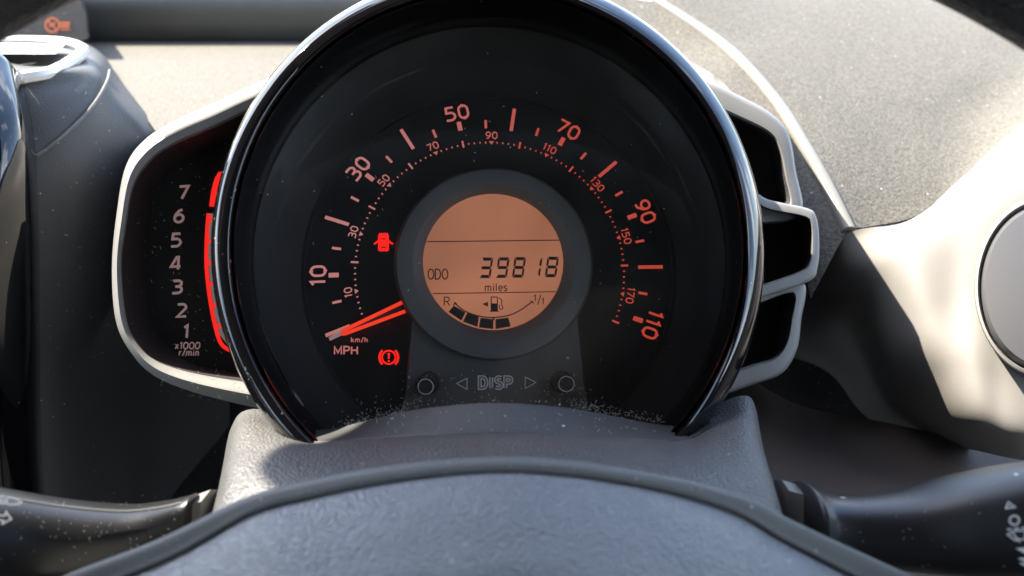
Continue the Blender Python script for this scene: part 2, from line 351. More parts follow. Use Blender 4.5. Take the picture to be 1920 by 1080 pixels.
tube('brow_ridge', [at(x, y, d + .0004) for x, y, d in cat([(1229,1,.4375),(1335,70,.4115),(1396,122.5,.3865),(1462,200,.3605),(1512,281,.3365),(1553,355,.3205),(1591,434,.306)], 8)], .0028, M['dash_glint'], dash, n=16)  # bead added along the ridge to carry its bright sun highlight
# passenger airbag lamp strip
ind = thing('airbag_indicator', 'dark strip with orange warning symbol at the far corner of the dashboard', 'warning light', at(60, 50, .5))
pts = [(-120, -40), (60, -40), (135, -25), (160, 15), (166, 55), (158, 78), (60, 79), (-120, 79)]
c2 = cat(pts, 6, True)
loft('housing', [[at(x, y, .56) for x, y in c2], [at(x, y, .505) for x, y in c2], [at(40 + (x-40)*.97, 20 + (y-20)*.95, .50) for x, y in c2]], M['dash_dark'], ind, cap1=True)
icon = [stroke(arc(98, 47, 13, 13, 0, 360, 24)[:-1], 3.2, True), stroke([(89, 38), (107, 56)], 3), stroke([(92, 50), (104, 42)], 3),
        stroke([(113, 43), (131, 43)], 4), stroke([(113, 49), (130, 49)], 4), stroke([(114, 55), (131, 55)], 2.5)]
flat('symbol', icon, lambda x, y, h: at(x, y, .4985 - h * MM), M['orange'], ind)

# ================================================================== centre vent and console on the left
vent = thing('centre_air_vent', 'dark grey air vent housing with sunlit slats beside the tachometer', 'air vent', at(140, 300, .38))
sheet('body', [[(-60,60,.46),(60,70,.47),(140,76,.47),(190,100,.46),(226,150,.42),(292,238,.36),(420,420,.37)],
               [(-60,100,.315),(40,120,.32),(120,118,.33),(176,122,.345),(212,166,.345),(286,254,.341),(410,440,.36)],
               [(-60,150,.296),(40,160,.300),(110,160,.308),(170,165,.318),(210,205,.326),(285,290,.338),(400,460,.36)],
               [(-60,280,.290),(30,290,.293),(90,280,.298),(150,300,.307),(208,330,.320),(285,370,.338),(400,520,.36)],
               [(-60,500,.292),(30,500,.295),(82,500,.299),(150,510,.308),(210,520,.321),(290,530,.339),(420,600,.365)],
               [(-60,750,.296),(30,750,.299),(88,750,.303),(150,750,.312),(220,750,.326),(300,750,.344),(430,760,.37)],
               [(-60,960,.300),(40,960,.303),(110,960,.308),(170,960,.317),(250,960,.333),(330,960,.350),(430,960,.37)]], M['vent_body'], vent, thick=.01)
seam = cat([(70, 292, .2955), (110, 262, .300), (150, 225, .3075), (180, 190, .316), (200, 155, .325), (206, 132, .334)], 6)
tube('seam', [at(*p) for p in seam], .0006, M['lip'], vent)
for quad in ([(-20,79),(122,83),(104,101),(-20,101)], [(-20,106),(88,107),(62,121),(-20,122)], [(-20,127),(60,126),(44,136),(-20,138)]):
    top = [at(x, y, .372 if k < 2 else .316) for k, (x, y) in enumerate(quad)]; bot = [v + (v - CAM).normalized() * .004 for v in top]
    obj('slat', top + bot, [(0,1,2,3), (7,6,5,4), (0,4,5,1), (1,5,6,2), (2,6,7,3), (3,7,4,0)], M['vent_sunlit'], vent, smooth=False)
tube('vent_rim', [at(x, y, d) for x, y, d in cat([(-30,77,.38),(60,77,.38),(120,80,.375),(152,89,.36),(154,99,.345),(130,118,.325),(92,136,.308),(40,146,.300)], 6)], .0024, M['vent_sunlit'], vent)
con = thing('centre_console', 'glossy black centre console edge beside the air vent', 'console', at(10, 500, .30))
sheet('gloss_panel', [[(-200,60,.27),(-60,60,.278),(0,100,.283),(26,126,.288),(46,160,.300)],
                      [(-200,220,.25),(-60,220,.258),(10,222,.264),(48,235,.273),(64,255,.292)],
                      [(-200,420,.245),(-60,420,.25),(15,420,.258),(58,420,.270),(73,422,.290)],
                      [(-200,640,.24),(-60,640,.246),(15,640,.254),(60,640,.267),(75,640,.290)],
                      [(-200,860,.24),(-60,860,.246),(20,860,.254),(64,860,.267),(79,860,.290)],
                      [(-200,1050,.24),(-60,1050,.246),(30,1050,.254),(80,1050,.267),(95,1050,.290)]], M['gloss'], con, thick=.004)

# ================================================================== side vent on the right
sv = thing('side_air_vent', 'pale silver plastic surround with round grey flap at the dashboard end', 'air vent', at(1800, 600, .28))
sheet('surround', [[(1520,500,.318),(1592,436,.303),(1700,415,.298),(1790,350,.305),(1860,280,.315),(1960,200,.33),(2100,120,.34)],
                   [(1490,560,.340),(1580,520,.310),(1690,480,.282),(1800,425,.282),(1870,360,.287),(1960,290,.295),(2100,220,.30)],
                   [(1470,620,.375),(1575,605,.345),(1690,590,.278),(1800,570,.265),(1880,550,.262),(1960,530,.262),(2100,500,.262)],
                   [(1462,690,.40),(1570,685,.375),(1690,680,.285),(1800,685,.256),(1880,700,.2495),(1960,700,.2485),(2100,700,.248)],
                   [(1460,760,.42),(1570,765,.40),(1690,775,.315),(1800,785,.260),(1880,800,.245),(1960,810,.241),(2100,820,.240)],
                   [(1480,800,.43),(1600,808,.41),(1720,825,.345),(1820,843,.288),(1900,860,.255),(1980,870,.246),(2100,880,.242)]], M['surround'], sv, n=8, thick=.004)
def ellc(cx, cy, rx, ry, d, n=64): return [at(cx + rx*math.cos(2*math.pi*i/n), cy + ry*math.sin(2*math.pi*i/n), d - ry*math.sin(2*math.pi*i/n)*9e-5) for i in range(n)]
loft('flap_ring', [ellc(1962, 538, 136, 172, .262), ellc(1962, 538, 134, 169, .253), ellc(1962, 538, 129, 164, .2525), ellc(1962, 538, 127, 161, .256)], M['surround'], sv)
loft('flap', [ellc(1962, 538, 127, 161, .259), ellc(1962, 538, 125, 158, .2545), ellc(1962, 538, 115, 148, .2515), ellc(1962, 538, 60, 80, .249), ellc(1962, 538, 10, 12, .2485)], M['flap'], sv, cap1=True)

# ================================================================== tachometer pod
ta = thing('tachometer', 'tachometer pod in a silver frame left of the speedometer, numerals 1 to 7', 'gauge', dial(330, 480, 0))
po = [(548,134),(470,162),(400,195),(330,226),(272,262),(236,312),(219,400),(210,500),(217,600),(245,660),(292,706),(380,740),(520,772),(572,768),(532,705),(490,610),(467,500),(467,400),(490,295),(540,190)]
pi_ = [(543,180),(470,208),(400,240),(330,270),(285,300),(251,350),(236,430),(228,500),(238,600),(262,648),(300,680),(380,703),(510,722),(535,715),(522,685),(488,600),(468,500),(468,400),(488,300),(528,212)]
pf = [(515,240),(470,252),(420,265),(370,287),(312,330),(287,385),(279,450),(278,510),(282,570),(302,630),(342,671),(400,692),(505,706),(522,704),(515,680),(486,595),(470,500),(470,405),(486,310),(505,262)]
mid = lambda a, b, t: [(x0+(x1-x0)*t, y0+(y1-y0)*t) for (x0, y0), (x1, y1) in zip(a, b)]
loft('frame', [outline(po, -75), outline(po, -22), outline(po, 8), outline(mid(po, pi_, .12), 11), outline(mid(po, pi_, .5), 12.5), outline(mid(po, pi_, .88), 11.5), outline(pi_, 9.5)], M['silver'], ta, angle=50)
loft('cavity', [outline(pi_, 9.6), outline(mid(pi_, pf, .5), 0), outline(mid(pi_, pf, .96), -9), outline(pf, -9.6)], M['dash_dark'], ta)
tf = loft('dial_face', [outline(pf, -10.2), outline(pf, -9.7)], M['tach_face'], ta, cap1=True)
tm = lambda x, y, h: dial(x, y, -9.5 + h)
for s, x, y in (('7',343,361),('6',334,405),('5',329,450),('4',328,494),('3',331,538),('2',339,582),('1',348,622)):
    flat('numeral', xf(text(s, 23, 4.9, shear=.12, wide=1.1), x, y, 3, -1), tm, M['tach_num'], tf)
flat('unit_text', xf(text('x1000', 11.5, 2.3, gap=.14, shear=.12, wide=1.05), 351, 648, 0, -1), tm, M['tach_num'], tf)
flat('unit_text', xf(text('r/min', 11.5, 2.3, gap=.12, shear=.12), 354, 661, 0, -1), tm, M['tach_num'], tf)
line = cat([(391,400),(388,440),(387,492),(391,540),(399,590),(408,628),(416,646),(430,656),(450,660),(475,661)], 6)
flat('scale_strip', [[[(393,400),(425,400),(425,640),(460,650),(460,656),(430,651),(412,628),(403,590),(395,540),(391,492),(391,440)]]], lambda x, y, h: dial(x, y, -9.62 + h), M['tach_strip'], tf)
flat('scale_line', [stroke(line, 7.5)] + [stroke([(x, y), (x + 16, y + 1)], 6.5) for x, y in ((391,411),(388,451),(388,492),(391,532),(397,571),(403,610))], tm, M['red'], tf)
flat('red_zone', [[[(410,322),(402,335),(396,358),(392,387),(404,388),(430,388),(430,322)]]], tm, M['red'], tf)
flat('lamp_symbol', [stroke(arc(431, 628, 8, 10, 60, 300, 14), 5), [[(428,618),(442,616),(448,630),(436,636)]]], tm, M['red'], tf)

# ================================================================== blank pod on the right
sp = thing('side_pod', 'silver framed blank pod with dark empty pockets on the right of the speedometer', 'gauge pod', dial(1470, 460, 0))
def pocket(o, i, f, p0, pf_):
    fr_ = loft('pocket_frame', [outline(o, -75), outline(o, -24), outline(o, p0 - 3), outline(mid(o, i, .10), p0 - .5), outline(mid(o, i, .25), p0), outline(mid(o, i, .88), p0 + .1), outline(i, p0 - .8)], M['silver'], sp, angle=40)
    loft('pocket', [outline(i, p0 - .9), outline(mid(i, f, .5), (p0 + pf_) / 2), outline(f, pf_)], M['pocket'], fr_, cap1=True)
pocket([(1310,150),(1395,184),(1452,218),(1480,256),(1492,320),(1503,400),(1440,420),(1392,405),(1381,320),(1350,235)],
       [(1328,200),(1395,226),(1444,252),(1462,282),(1472,330),(1480,384),(1436,376),(1400,371),(1386,312),(1358,243)],
       [(1340,212),(1390,234),(1426,258),(1442,286),(1450,330),(1456,378),(1425,372),(1403,366),(1390,308),(1363,248)], 6, -14)
pocket([(1384,562),(1420,556),(1506,530),(1502,600),(1494,655),(1468,698),(1420,718),(1312,746),(1342,665),(1366,600)],
       [(1390,575),(1424,568),(1486,550),(1483,600),(1474,642),(1452,670),(1412,683),(1334,705),(1354,660),(1374,606)],
       [(1388,572),(1420,570),(1458,552),(1456,600),(1450,640),(1432,670),(1400,682),(1340,702),(1358,655),(1376,602)], 6, -14)
pocket([(1393,352),(1440,374),(1512,390),(1530,406),(1536,450),(1533,500),(1516,528),(1425,560),(1386,580),(1398,460)],
       [(1396,375),(1442,393),(1506,406),(1520,420),(1522,455),(1518,492),(1500,509),(1428,534),(1394,551),(1402,460)],
       [(1397,380),(1438,396),(1486,408),(1498,422),(1502,455),(1500,494),(1484,512),(1430,536),(1395,555),(1404,460)], 14, -10)

# ================================================================== speedometer
sm = thing('speedometer', 'large round speedometer with glossy black bezel and lit orange display', 'gauge', DO)
rings('bezel', [(924,450,470,480,-14),(924,440,505,525,20),(924,434,515,541,38),(924,433,517,543,41),(922,433.5,514,540,42.6),(919,434,507,532,44.6),(917.5,434.5,500,525,45.7),
                (922,436,488,512,45.9),(924,436.5,484,508,45.2),(924,437,482,506,43.6),(924,437.5,479,503,42)], M['gloss'], sm, n=160, angle=60)
rings('trim_ring', [(924,438,479.5,503.5,41),(924,438,479,503,43),(924,438,476.5,500.5,43.4),(924,438,474,498,42.6),(924,438,473,497,40)], M['gloss'], sm, n=160, angle=60)
rings('chrome_edge', [(924,433.5,515,541,38.5),(924,433,517.4,543.4,39.2),(924,433,517.7,543.7,40),(924,433,516.9,542.9,40.7)], M['chrome'], sm, n=160, angle=80)
rings('bowl', [(924,438,473.4,497.4,40.5),(924,446,465,484,34),(924,456,453,469,27),(924,460,447,460,19),(924,463,442.5,456,10.2),(924,464,441,454,9.6),(924,464,440,453,6)], M['bowl'], sm, n=160, angle=50)
rings('rear_cover', [(924,450,472,482,-12),(924,450,470,480,-60),(924,450,460,470,-85),(924,450,400,410,-92)], M['dash_dark'], sm, cap1=True)
face = rings('dial_face', [(924,464,443,457,9.0),(924,464,441,454,9.2),(924,468,428,440,7.5),(922,484,392,398,4.2),(920.5,500,352,353,1.6),(920,503,346,346,1.6),(920,504,343,343,.4)], M['face'], sm, n=128, angle=20)
disc = rings('inner_dial', [(920,504,345,345,-.6),(920,504,343,343,.35),(920,505,338,338,.3)], M['print_disc'], face, n=128, cap1=True)
fm = lambda x, y, h: dloc(x, y, .50 + h)
def bar(r0, r1, a, w):
    c, s = math.cos(R(a)), math.sin(R(a)); t = (-s * w / 2, c * w / 2)
    return [(r0*c - t[0], r0*s - t[1]), (r1*c - t[0], r1*s - t[1]), (r1*c + t[0], r1*s + t[1]), (r0*c + t[0], r0*s + t[1])]
amph = lambda v: 183 - 2.0175 * (v - 10)
akm = lambda v: 90 - 1.2538 * (v - 90)
for v in range(0, 111, 5):
    a = amph(v)
    if v % 20 == 0: q = bar(279, 326, a, 6.8)
    elif v % 10 == 0: q = bar(281.5, 300, a, 8.8)
    else: q = bar(281, 298, a, 4.9)
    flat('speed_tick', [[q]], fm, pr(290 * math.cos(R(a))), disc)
for v in (10, 30, 50, 70, 90, 110):
    a = amph(v); x, y = 319 * math.cos(R(a)), 319 * math.sin(R(a))
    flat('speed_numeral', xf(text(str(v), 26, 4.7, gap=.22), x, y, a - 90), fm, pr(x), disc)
for k in range(0, 181, 2):
    a = akm(k); x = 252 * math.cos(R(a))
    if k == 0: continue
    if k % 20 == 10:
        c, s = math.cos(R(a)), math.sin(R(a))
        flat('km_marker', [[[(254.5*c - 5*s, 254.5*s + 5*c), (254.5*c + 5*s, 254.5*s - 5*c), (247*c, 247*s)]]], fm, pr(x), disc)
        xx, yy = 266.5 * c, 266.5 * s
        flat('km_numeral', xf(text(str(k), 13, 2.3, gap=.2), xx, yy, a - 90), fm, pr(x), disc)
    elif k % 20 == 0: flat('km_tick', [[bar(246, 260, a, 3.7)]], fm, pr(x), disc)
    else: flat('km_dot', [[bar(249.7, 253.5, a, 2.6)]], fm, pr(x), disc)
im = lambda x, y, h: dial(x, y, .55 + h)
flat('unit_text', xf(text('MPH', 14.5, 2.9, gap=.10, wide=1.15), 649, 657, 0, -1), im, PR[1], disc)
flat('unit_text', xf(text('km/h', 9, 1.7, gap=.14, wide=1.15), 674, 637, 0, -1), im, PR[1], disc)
# warning lamps
d1 = flat('door_warning_lamp', [[[(711,437),(727,437),(729,443),(729,469),(726,471),(712,471),(709,469),(709,443)]], [[(709,450),(709,455),(702,459),(700,456.5)], [(729,450),(729,455),(736,459),(738,456.5)]]], im, M['red_icon'], disc)
flat('door_lamp_mark', [[[(714.5,447),(723.5,447),(723.5,449),(714.5,449)], [(714.5,462.5),(723.5,462.5),(723.5,465),(714.5,465)]]], lambda x, y, h: dial(x, y, .62 + h), M['lcd_ink'], disc)
flat('brake_warning_lamp', [stroke(arc(729, 670, 12.5, 12.5, 0, 360, 32)[:-1], 3, True), stroke(arc(729, 670, 17.5, 17.5, -48, 48, 12), 4.2), stroke(arc(729, 670, 17.5, 17.5, 132, 228, 12), 4.2),
                             [[(726.8,662),(731.2,662),(730.4,673),(727.6,673)]], [arc(729, 677, 2, 2, 0, 360, 10)[:-1]]], im, M['red_icon'], disc)
# needle
nm = lambda p: (lambda x, y, h: dial(x, y, p + h))
nd = flat('needle', [stroke([(754,567),(641,621)], 7), stroke([(760,583.5),(646,626)], 7), [[(640,618),(648,616),(650,628),(642,630)]]], nm(4), M['needle'], sm, h=.9)
flat('needle_core', [[[(752,571),(757,579.5),(650,622),(649,620)]]], nm(3.9), M['needle_core'], nd, h=.6)
flat('needle_tip', [[[(643,618),(645,627),(619,639),(616,632.5)]]], nm(3.9), M['needle_tip'], nd, h=.5)
# display ring, lcd
ring = rings('display_ring', [(926,492,187,187,0),(926.5,491,185,185,9.8),(927,490.5,182,182,11.2),(927,490,168,168,11.7),(927,490,152,152,11.5),(926.4,489.6,140,140,9.6),(925.6,489.2,134,134,8.2),(925.2,489,131.5,131.5,7.4),(925.2,489,131.5,131.5,6.2)], M['ring'], sm, n=128, angle=30)
lcd = rings('display', [(925,489,133,133,6.0),(925,489,133,133,6.6)], M['lcd'], ring, n=96, cap1=True)
lm = lambda x, y, h: dial(x, y, 6.75 + h)
SL = -.013
flat('divider_line', [[[(800,452.4),(1050.5,449.2),(1050.5,451.0),(800,454.2)]]], lm, M['lcd_ink'], lcd)
flat('divider_line', [[[(811,549.6),(1042,546.2),(1042,547.8),(811,551.4)]]], lm, M['lcd_ink'], lcd)
SEG = {'a': [(.06,1),(.94,1),(.80,.845),(.20,.845)], 'b': [(1,.97),(1,.54),(.82,.59),(.82,.84)], 'c': [(1,.03),(1,.46),(.82,.41),(.82,.16)],
       'd': [(.06,0),(.94,0),(.80,.155),(.20,.155)], 'e': [(0,.03),(0,.46),(.18,.41),(.18,.16)], 'f': [(0,.97),(0,.54),(.18,.59),(.18,.84)],
       'g': [(.05,.5),(.18,.575),(.82,.575),(.95,.5),(.82,.425),(.18,.425)]}
DIG = {'3': 'abcdg', '9': 'abcdfg', '8': 'abcdefg', '1': 'bc'}
for i, ch in enumerate('39818'):
    x0, y0 = 898 + 30.8 * i, 521.4 - .4 * i
    # the segments of a digit stand a little apart
    flat('odometer_digit', [[[(x0 + 21.5 * u + 5.5 * v, y0 - 38.5 * v) for u, v in SEG[s]] for s in DIG[ch]]], lm, M['lcd_ink'], lcd)
flat('odometer_text', xf(text('ODO', 18.5, 2.2, gap=.04, wide=.80), 821, 514, 0, -1), lm, M['lcd_ink'], lcd)
flat('miles_text', xf(text('miles', 14, 1.9, gap=.10), 930, 538.5, .8, -1), lm, M['lcd_ink'], lcd)
flat('reserve_mark', xf(text('R', 16, 1.9), 838, 565, 0, -1), lm, M['lcd_ink'], lcd)
flat('full_mark', xf(text('1', 11, 1.8), 1003, 559, 0, -1) + xf(text('/', 16, 1.8), 1011, 562, 0, -1) + xf(text('1', 11, 1.8), 1018, 565, 0, -1), lm, M['lcd_ink'], lcd)
garc = cat([(852,568),(868,581),(888,590),(912,595),(930,595),(955,591),(975,582),(992,570),(999,565)], 6)
flat('fuel_scale', [stroke(garc, 2.2), stroke([(850,573),(853,567),(857,571)], 1.8), stroke([(994,564),(998,566),(1001,569)], 1.8), stroke([(925.5,594),(925.5,601)], 3)], lm, M['lcd_ink'], lcd)
for q in ([(851,573),(873,586),(865,601),(841,585)], [(876,587),(898,594),(895,613),(868,603)], [(901,596),(925,598.5),(925,617),(898,614)], [(929,598.5),(953,595.5),(957.5,612),(929,617)]):
    flat('fuel_segment', [[q]], lm, M['lcd_ink'], lcd)
flat('pump_symbol', [stroke([(921,557),(932.5,557),(932.5,583),(921,583)], 1.8, True), [[(921,569),(932.5,569),(932.5,583),(921,583)]], [[(918.5,582.5),(935,582.5),(935,584.5),(918.5,584.5)]],
                     stroke(cat([(935,558),(941,563),(940,570),(943,576),(941,580),(937,579),(936,572)], 5), 1.6), [[(915,566),(915,575),(904,570)]]], lm, M['lcd_ink'], lcd)
# pedestal, buttons, DISP
q = [(772,594),(768,640),(760,735),(745,800),(1112,800),(1098,735),(1088,640),(1084,594)] + [(927 + 165*math.cos(R(a)), 490 + 165*math.sin(R(a))) for a in range(40, 141, 5)]
ped = loft('pedestal', [[dial(x, y, 0) for x, y in q], [dial(x, y, 6) for x, y in q], [dial(927 + (x-927)*.985, y, 7) for x, y in q]], M['pedestal'], sm, cap1=True, angle=40)
pmn = lambda x, y, h: dial(x, y, 7.08 + h)
for hx, hy, cx, cy in ((805, 718, 798, 725), (1053, 716, 1062, 720)):
    n = 32
    hole = [dial(hx + 19*math.cos(2*math.pi*i/n), hy + 18*math.sin(2*math.pi*i/n), 7.0) for i in range(n)]
    b = loft('button', [[dial(hx+3*(cx-hx)/9 + 14.5*math.cos(2*math.pi*i/n), hy+2 + 14.5*math.sin(2*math.pi*i/n), 6.5) for i in range(n)],
                        [dial(cx + 15*math.cos(2*math.pi*i/n), cy + 15*math.sin(2*math.pi*i/n), 12.4) for i in range(n)],
                        [dial(cx + 14*math.cos(2*math.pi*i/n), cy + 14*math.sin(2*math.pi*i/n), 13.2) for i in range(n)],
                        [dial(cx + 12.8*math.cos(2*math.pi*i/n), cy + 12.8*math.sin(2*math.pi*i/n), 13.3) for i in range(n)],
                        [dial(cx + 12.4*math.cos(2*math.pi*i/n), cy + 12.4*math.sin(2*math.pi*i/n), 13.1) for i in range(n)]], M['cap'], ped, cap1=True, angle=50)
    loft('cap_rim', [[dial(cx + r*math.cos(2*math.pi*i/n), cy + r*math.sin(2*math.pi*i/n), p) for i in range(n)] for r, p in ((15.2, 12.6), (14.9, 13.3), (14.1, 13.5), (13.4, 13.3))], M['rim_highlight'], b, angle=60)
    loft('button_collar', [[dial(hx + r*math.cos(2*math.pi*i/n), hy + r*math.sin(2*math.pi*i/n), p) for i in range(n)] for r, p in ((21, 6.9), (20, 7.7), (18, 7.9), (17, 7.2), (16.5, 6.9))], M['cap'], ped, angle=60)
flat('embossed_text', xf(text('DISP', 20, 7.6, gap=.20, wide=.95), 929, 717.5, 0, -1), pmn, M['emboss'], ped, h=.10)
flat('embossed_text_core', xf(text('DISP', 20, 3.3, gap=.20, wide=.95), 929, 717.5, 0, -1), pmn, M['emboss_fill'], ped, h=.22)
for tri in ([(876.5,708),(876.5,731.5),(854.5,719)], [(984,705.5),(984,730),(1006.5,717)]):
    cx, cy = sum(p[0] for p in tri)/3, sum(p[1] for p in tri)/3
    t = flat('embossed_arrow', [[tri]], pmn, M['emboss'], ped, h=.10)
    flat('arrow_core', [[[(cx + (x-cx)*.78, cy + (y-cy)*.78) for x, y in tri]]], pmn, M['pedestal'], ped, h=.22)
# clear lens over the dial
rings('lens', [(924,454,455,472,26),(924,455,420,436,26.6),(924,456,330,342,27.4),(924,457,220,228,28),(924,457,110,114,28.3),(924,457,8,8,28.4)], M['lens'], sm, n=96, cap1=True)

# ================================================================== steering column
col = thing('column_cover', 'grained black steering column cover below the speedometer', 'column cover', at(930, 830, .2))
rA = [(420,1100,.23),(424,860,.228),(438,792,.226),(466,768,.224),(520,774,.220),(585,806,.213),(640,800,.209),(780,769,.204),(925,757,.202),(1070,767,.204),(1222,794,.209),(1292,800,.212),(1345,760,.218),(1392,742,.222),(1416,762,.225),(1428,860,.227),(1440,1100,.23)]
rB = [(410,1110,.22),(420,880,.218),(432,812,.215),(462,788,.212),(516,800,.207),(580,828,.201),(640,826,.198),(780,817,.195),(925,813,.194),(1070,815,.195),(1222,824,.198),(1290,824,.201),(1350,792,.206),(1395,770,.210),(1420,790,.213),(1434,880,.216),(1450,1110,.22)]
rC = [(400,1120,.205),(410,930,.202),(424,858,.199),(452,832,.196),(512,836,.191),(580,846,.187),(640,844,.185),(780,838,.183),(925,836,.182),(1070,838,.183),(1222,844,.185),(1290,848,.187),(1354,836,.191),(1402,822,.195),(1430,842,.198),(1446,920,.201),(1470,1120,.205)]
rD = [(385,1140,.185),(396,980,.182),(412,925,.179),(440,905,.176),(505,905,.172),(580,905,.169),(640,903,.168),(780,900,.167),(925,898,.166),(1070,900,.167),(1222,905,.168),(1290,910,.169),(1362,910,.172),(1420,905,.176),(1452,920,.179),(1470,985,.182),(1490,1140,.185)]
rE = [(350,1200,.165),(365,1080,.162),(385,1040,.160),(430,1030,.158),(500,1025,.156),(580,1020,.155),(640,1020,.154),(780,1020,.153),(925,1020,.152),(1070,1020,.153),(1222,1020,.154),(1290,1025,.155),(1370,1030,.156),(1430,1035,.158),(1480,1045,.160),(1500,1085,.162),(1520,1200,.165)]
sheet('grained_cover', [rB, rC, rD, rE], M['leather'], col, n=6, thick=.004, angle=70)
dn = lambda r, e: [(x, y + 1.0, d - e) for x, y, d in r]
sheet('smooth_band', [[(x, y, d) for x, y, d in rA[5:12]], [(x, y + 3, d - .001) for x, y, d in rA[5:12]], [(x, y - 1.2, d + .0003) for x, y, d in rB[5:12]], [(x, y + 6, d + .001) for x, y, d in rB[5:12]]], M['smooth'], col, n=10, thick=.004, angle=70)
sheet('cover_flank', [rA[0:6], rB[0:6]], M['leather'], col, n=6, thick=.004, angle=70)
sheet('cover_flank', [rA[11:17], rB[11:17]], M['leather'], col, n=6, thick=.004, angle=70)

# ================================================================== steering wheel
wh = thing('steering_wheel', 'black steering wheel with grained airbag hub in front of the gauges', 'steering wheel', at(942, 1523, .15))
e0 = [(60,1110),(140,1072),(300,1010),(457,934),(570,903),(686,880),(815,863),(944,856),(1060,862),(1174,878),(1290,900),(1403,934),(1489,978),(1600,1030),(1720,1085),(1820,1130)]
e1 = [(x, y + 8) for x, y in e0]
e2 = [(120,1140),(190,1100),(330,1040),(470,962),(578,932),(690,908),(817,890),(944,882),(1060,888),(1172,904),(1284,928),(1388,964),(1466,1010),(1570,1064),(1680,1120),(1770,1170)]
sheet('hub_trim', [[(x, y + 30, .166) for x, y in e0], [(x, y + 2, .1535) for x, y in e0], [(x, y - 4, .1510) for x, y in e1], [(x, y - 12, .1496) for x, y in e2], [(x, y - 2, .1492) for x, y in e2], [(x, y + 6, .1502) for x, y in e2]], M['lip'], wh, n=6, thick=.003, angle=60)
p0 = [(x + (5 if x < 944 else -5), y + 3) for x, y in e2]
def sc(p, t, dy): return [(930 + (x - 930) * t, y + dy) for x, y in p]
sheet('airbag_pad', [[(x, y, .1502) for x, y in p0], [(x, y, .1491) for x, y in sc(p0, .998, 2)], [(x, y, .1476) for x, y in sc(p0, .985, 10)], [(x, y, .142) for x, y in sc(p0, .95, 45)],
                     [(x, y, .134) for x, y in sc(p0, .9, 120)], [(x, y, .126) for x, y in sc(p0, .85, 230)], [(x, y, .122) for x, y in sc(p0, .8, 420)]], M['pad'], wh, n=6, thick=.003, angle=70)
WT = R(15); WC = at(942, 1523, .110); wx = ROT @ Vector((1, 0, 0)); wy = ROT @ Vector((0, math.cos(WT), -math.sin(WT))); wz = ROT @ Vector((0, math.sin(WT), math.cos(WT)))
def torus(name, rad, tr_, mat, off=0):
    loops = []
    for i in range(128):
        a = 2*math.pi*i/128; e = wx*math.cos(a) + wy*math.sin(a)
        loops.append([WC + wz*off + e*(rad + tr_*math.cos(2*math.pi*k/24)) + wz*tr_*math.sin(2*math.pi*k/24) for k in range(24)])
    return loft(name, loops + [loops[0]], mat, wh)
torus('rim', .1692, .0155, M['rim'])
for a in (-4, 184, 270):
    e = wx*math.cos(R(a)) + wy*math.sin(R(a)); t = wz.cross(e)
    loops = []
    for k in range(7):
        u = k/6; c = WC + e*(.06 + .105*u) - wz*(.012 - .012*u); ww = .026 - .012*u
        loops.append([c + t*ww*math.cos(2*math.pi*j/16) + wz*.007*math.sin(2*math.pi*j/16) for j in range(16)])
    loft('spoke', loops, M['lip'], wh, cap0=True, cap1=True)

# ================================================================== stalks
wy = ROT @ Vector((0, 1, 0)); wz = ROT @ Vector((0, 0, 1))
def stalk(root, secs, mat):
    """sections (px, y_top, y_bottom, depth, half thickness) along the stalk"""
    S2 = cat(secs, 8); loops = []; wy = ROT @ Vector((0, 1, 0)); wz = ROT @ Vector((0, 0, 1))
    for x, yt, yb, d, th in S2:
        c = at(x, (yt + yb)/2, d); h = (yb - yt)/2 / F * d; loops.append([c + wy*h*(abs(math.sin(q))**.75)*(1 if math.sin(q) > 0 else -1) + wz*th*(abs(math.cos(q))**.8)*(1 if math.cos(q) > 0 else -1) for q in [2*math.pi*k/36 for k in range(36)]])
    return loft('body', loops, mat, root, cap0=True, cap1=True, angle=50)
ls = thing('indicator_stalk', 'black indicator stalk with headlamp and arrow symbols', 'stalk', at(360, 980, .185))
LS = [(362,927,1040,.186,.0055),(345,933,1042,.186,.007),(300,943,1062,.184,.0085),(230,950,1078,.181,.0085),(120,941,1090,.177,.0085),(0,922,1085,.172,.009),(-150,895,1070,.166,.009),(-330,880,1060,.16,.009)]
stalk(ls, LS, M['stalk'])
loft('collar', [[at(395, y, .192) + wz*z for y, z in ((918,.0),(928,.006),(1000,.007),(1040,.0),(1000,-.006),(928,-.005))], [at(352, y, .190) + wz*z for y, z in ((934,.0),(942,.0052),(1000,.006),(1030,.0),(1000,-.005),(942,-.004))]], M['silver'], ls, cap0=True, cap1=True)
def front(d0): return lambda x, y, h: at(x, y, d0(x, y) - h * MM)
sm_l = lambda x, y: .1728 - .0093 + (abs(y - 1003)/82)**3 * .004
icl = [stroke([(13,934),(16,933),(25,934.5),(35,938),(41,941.5),(36,944.5),(26,946),(15,945.5),(12.5,943),(12.5,937)], 2.4, True)] + [stroke([(-4, y), (10.5, y + .8)], 1.5) for y in (931,934.5,938,941.5,944)] + [stroke([(-4,966),(9,967),(11.5,959.5),(21,973),(4,983),(7.5,976.5),(-4,975)], 3)]
flat('symbol', icl, front(lambda x, y: .162), M['ink_white'], ls)
ws = thing('wiper_stalk', 'black wiper stalk with white wiper symbols on the right of the wheel', 'stalk', at(1505, 960, .185))
stalk(ws, [(1504,907,1040,.184,.010),(1516,908,1046,.183,.0115),(1545,926,1050,.182,.0100),(1600,934,1056,.180,.0088),(1700,926,1066,.177,.0095),(1800,897,1072,.174,.0115),(1920,874,1072,.170,.012),(2060,862,1066,.166,.012),(2200,870,1050,.162,.01)], M['stalk'])
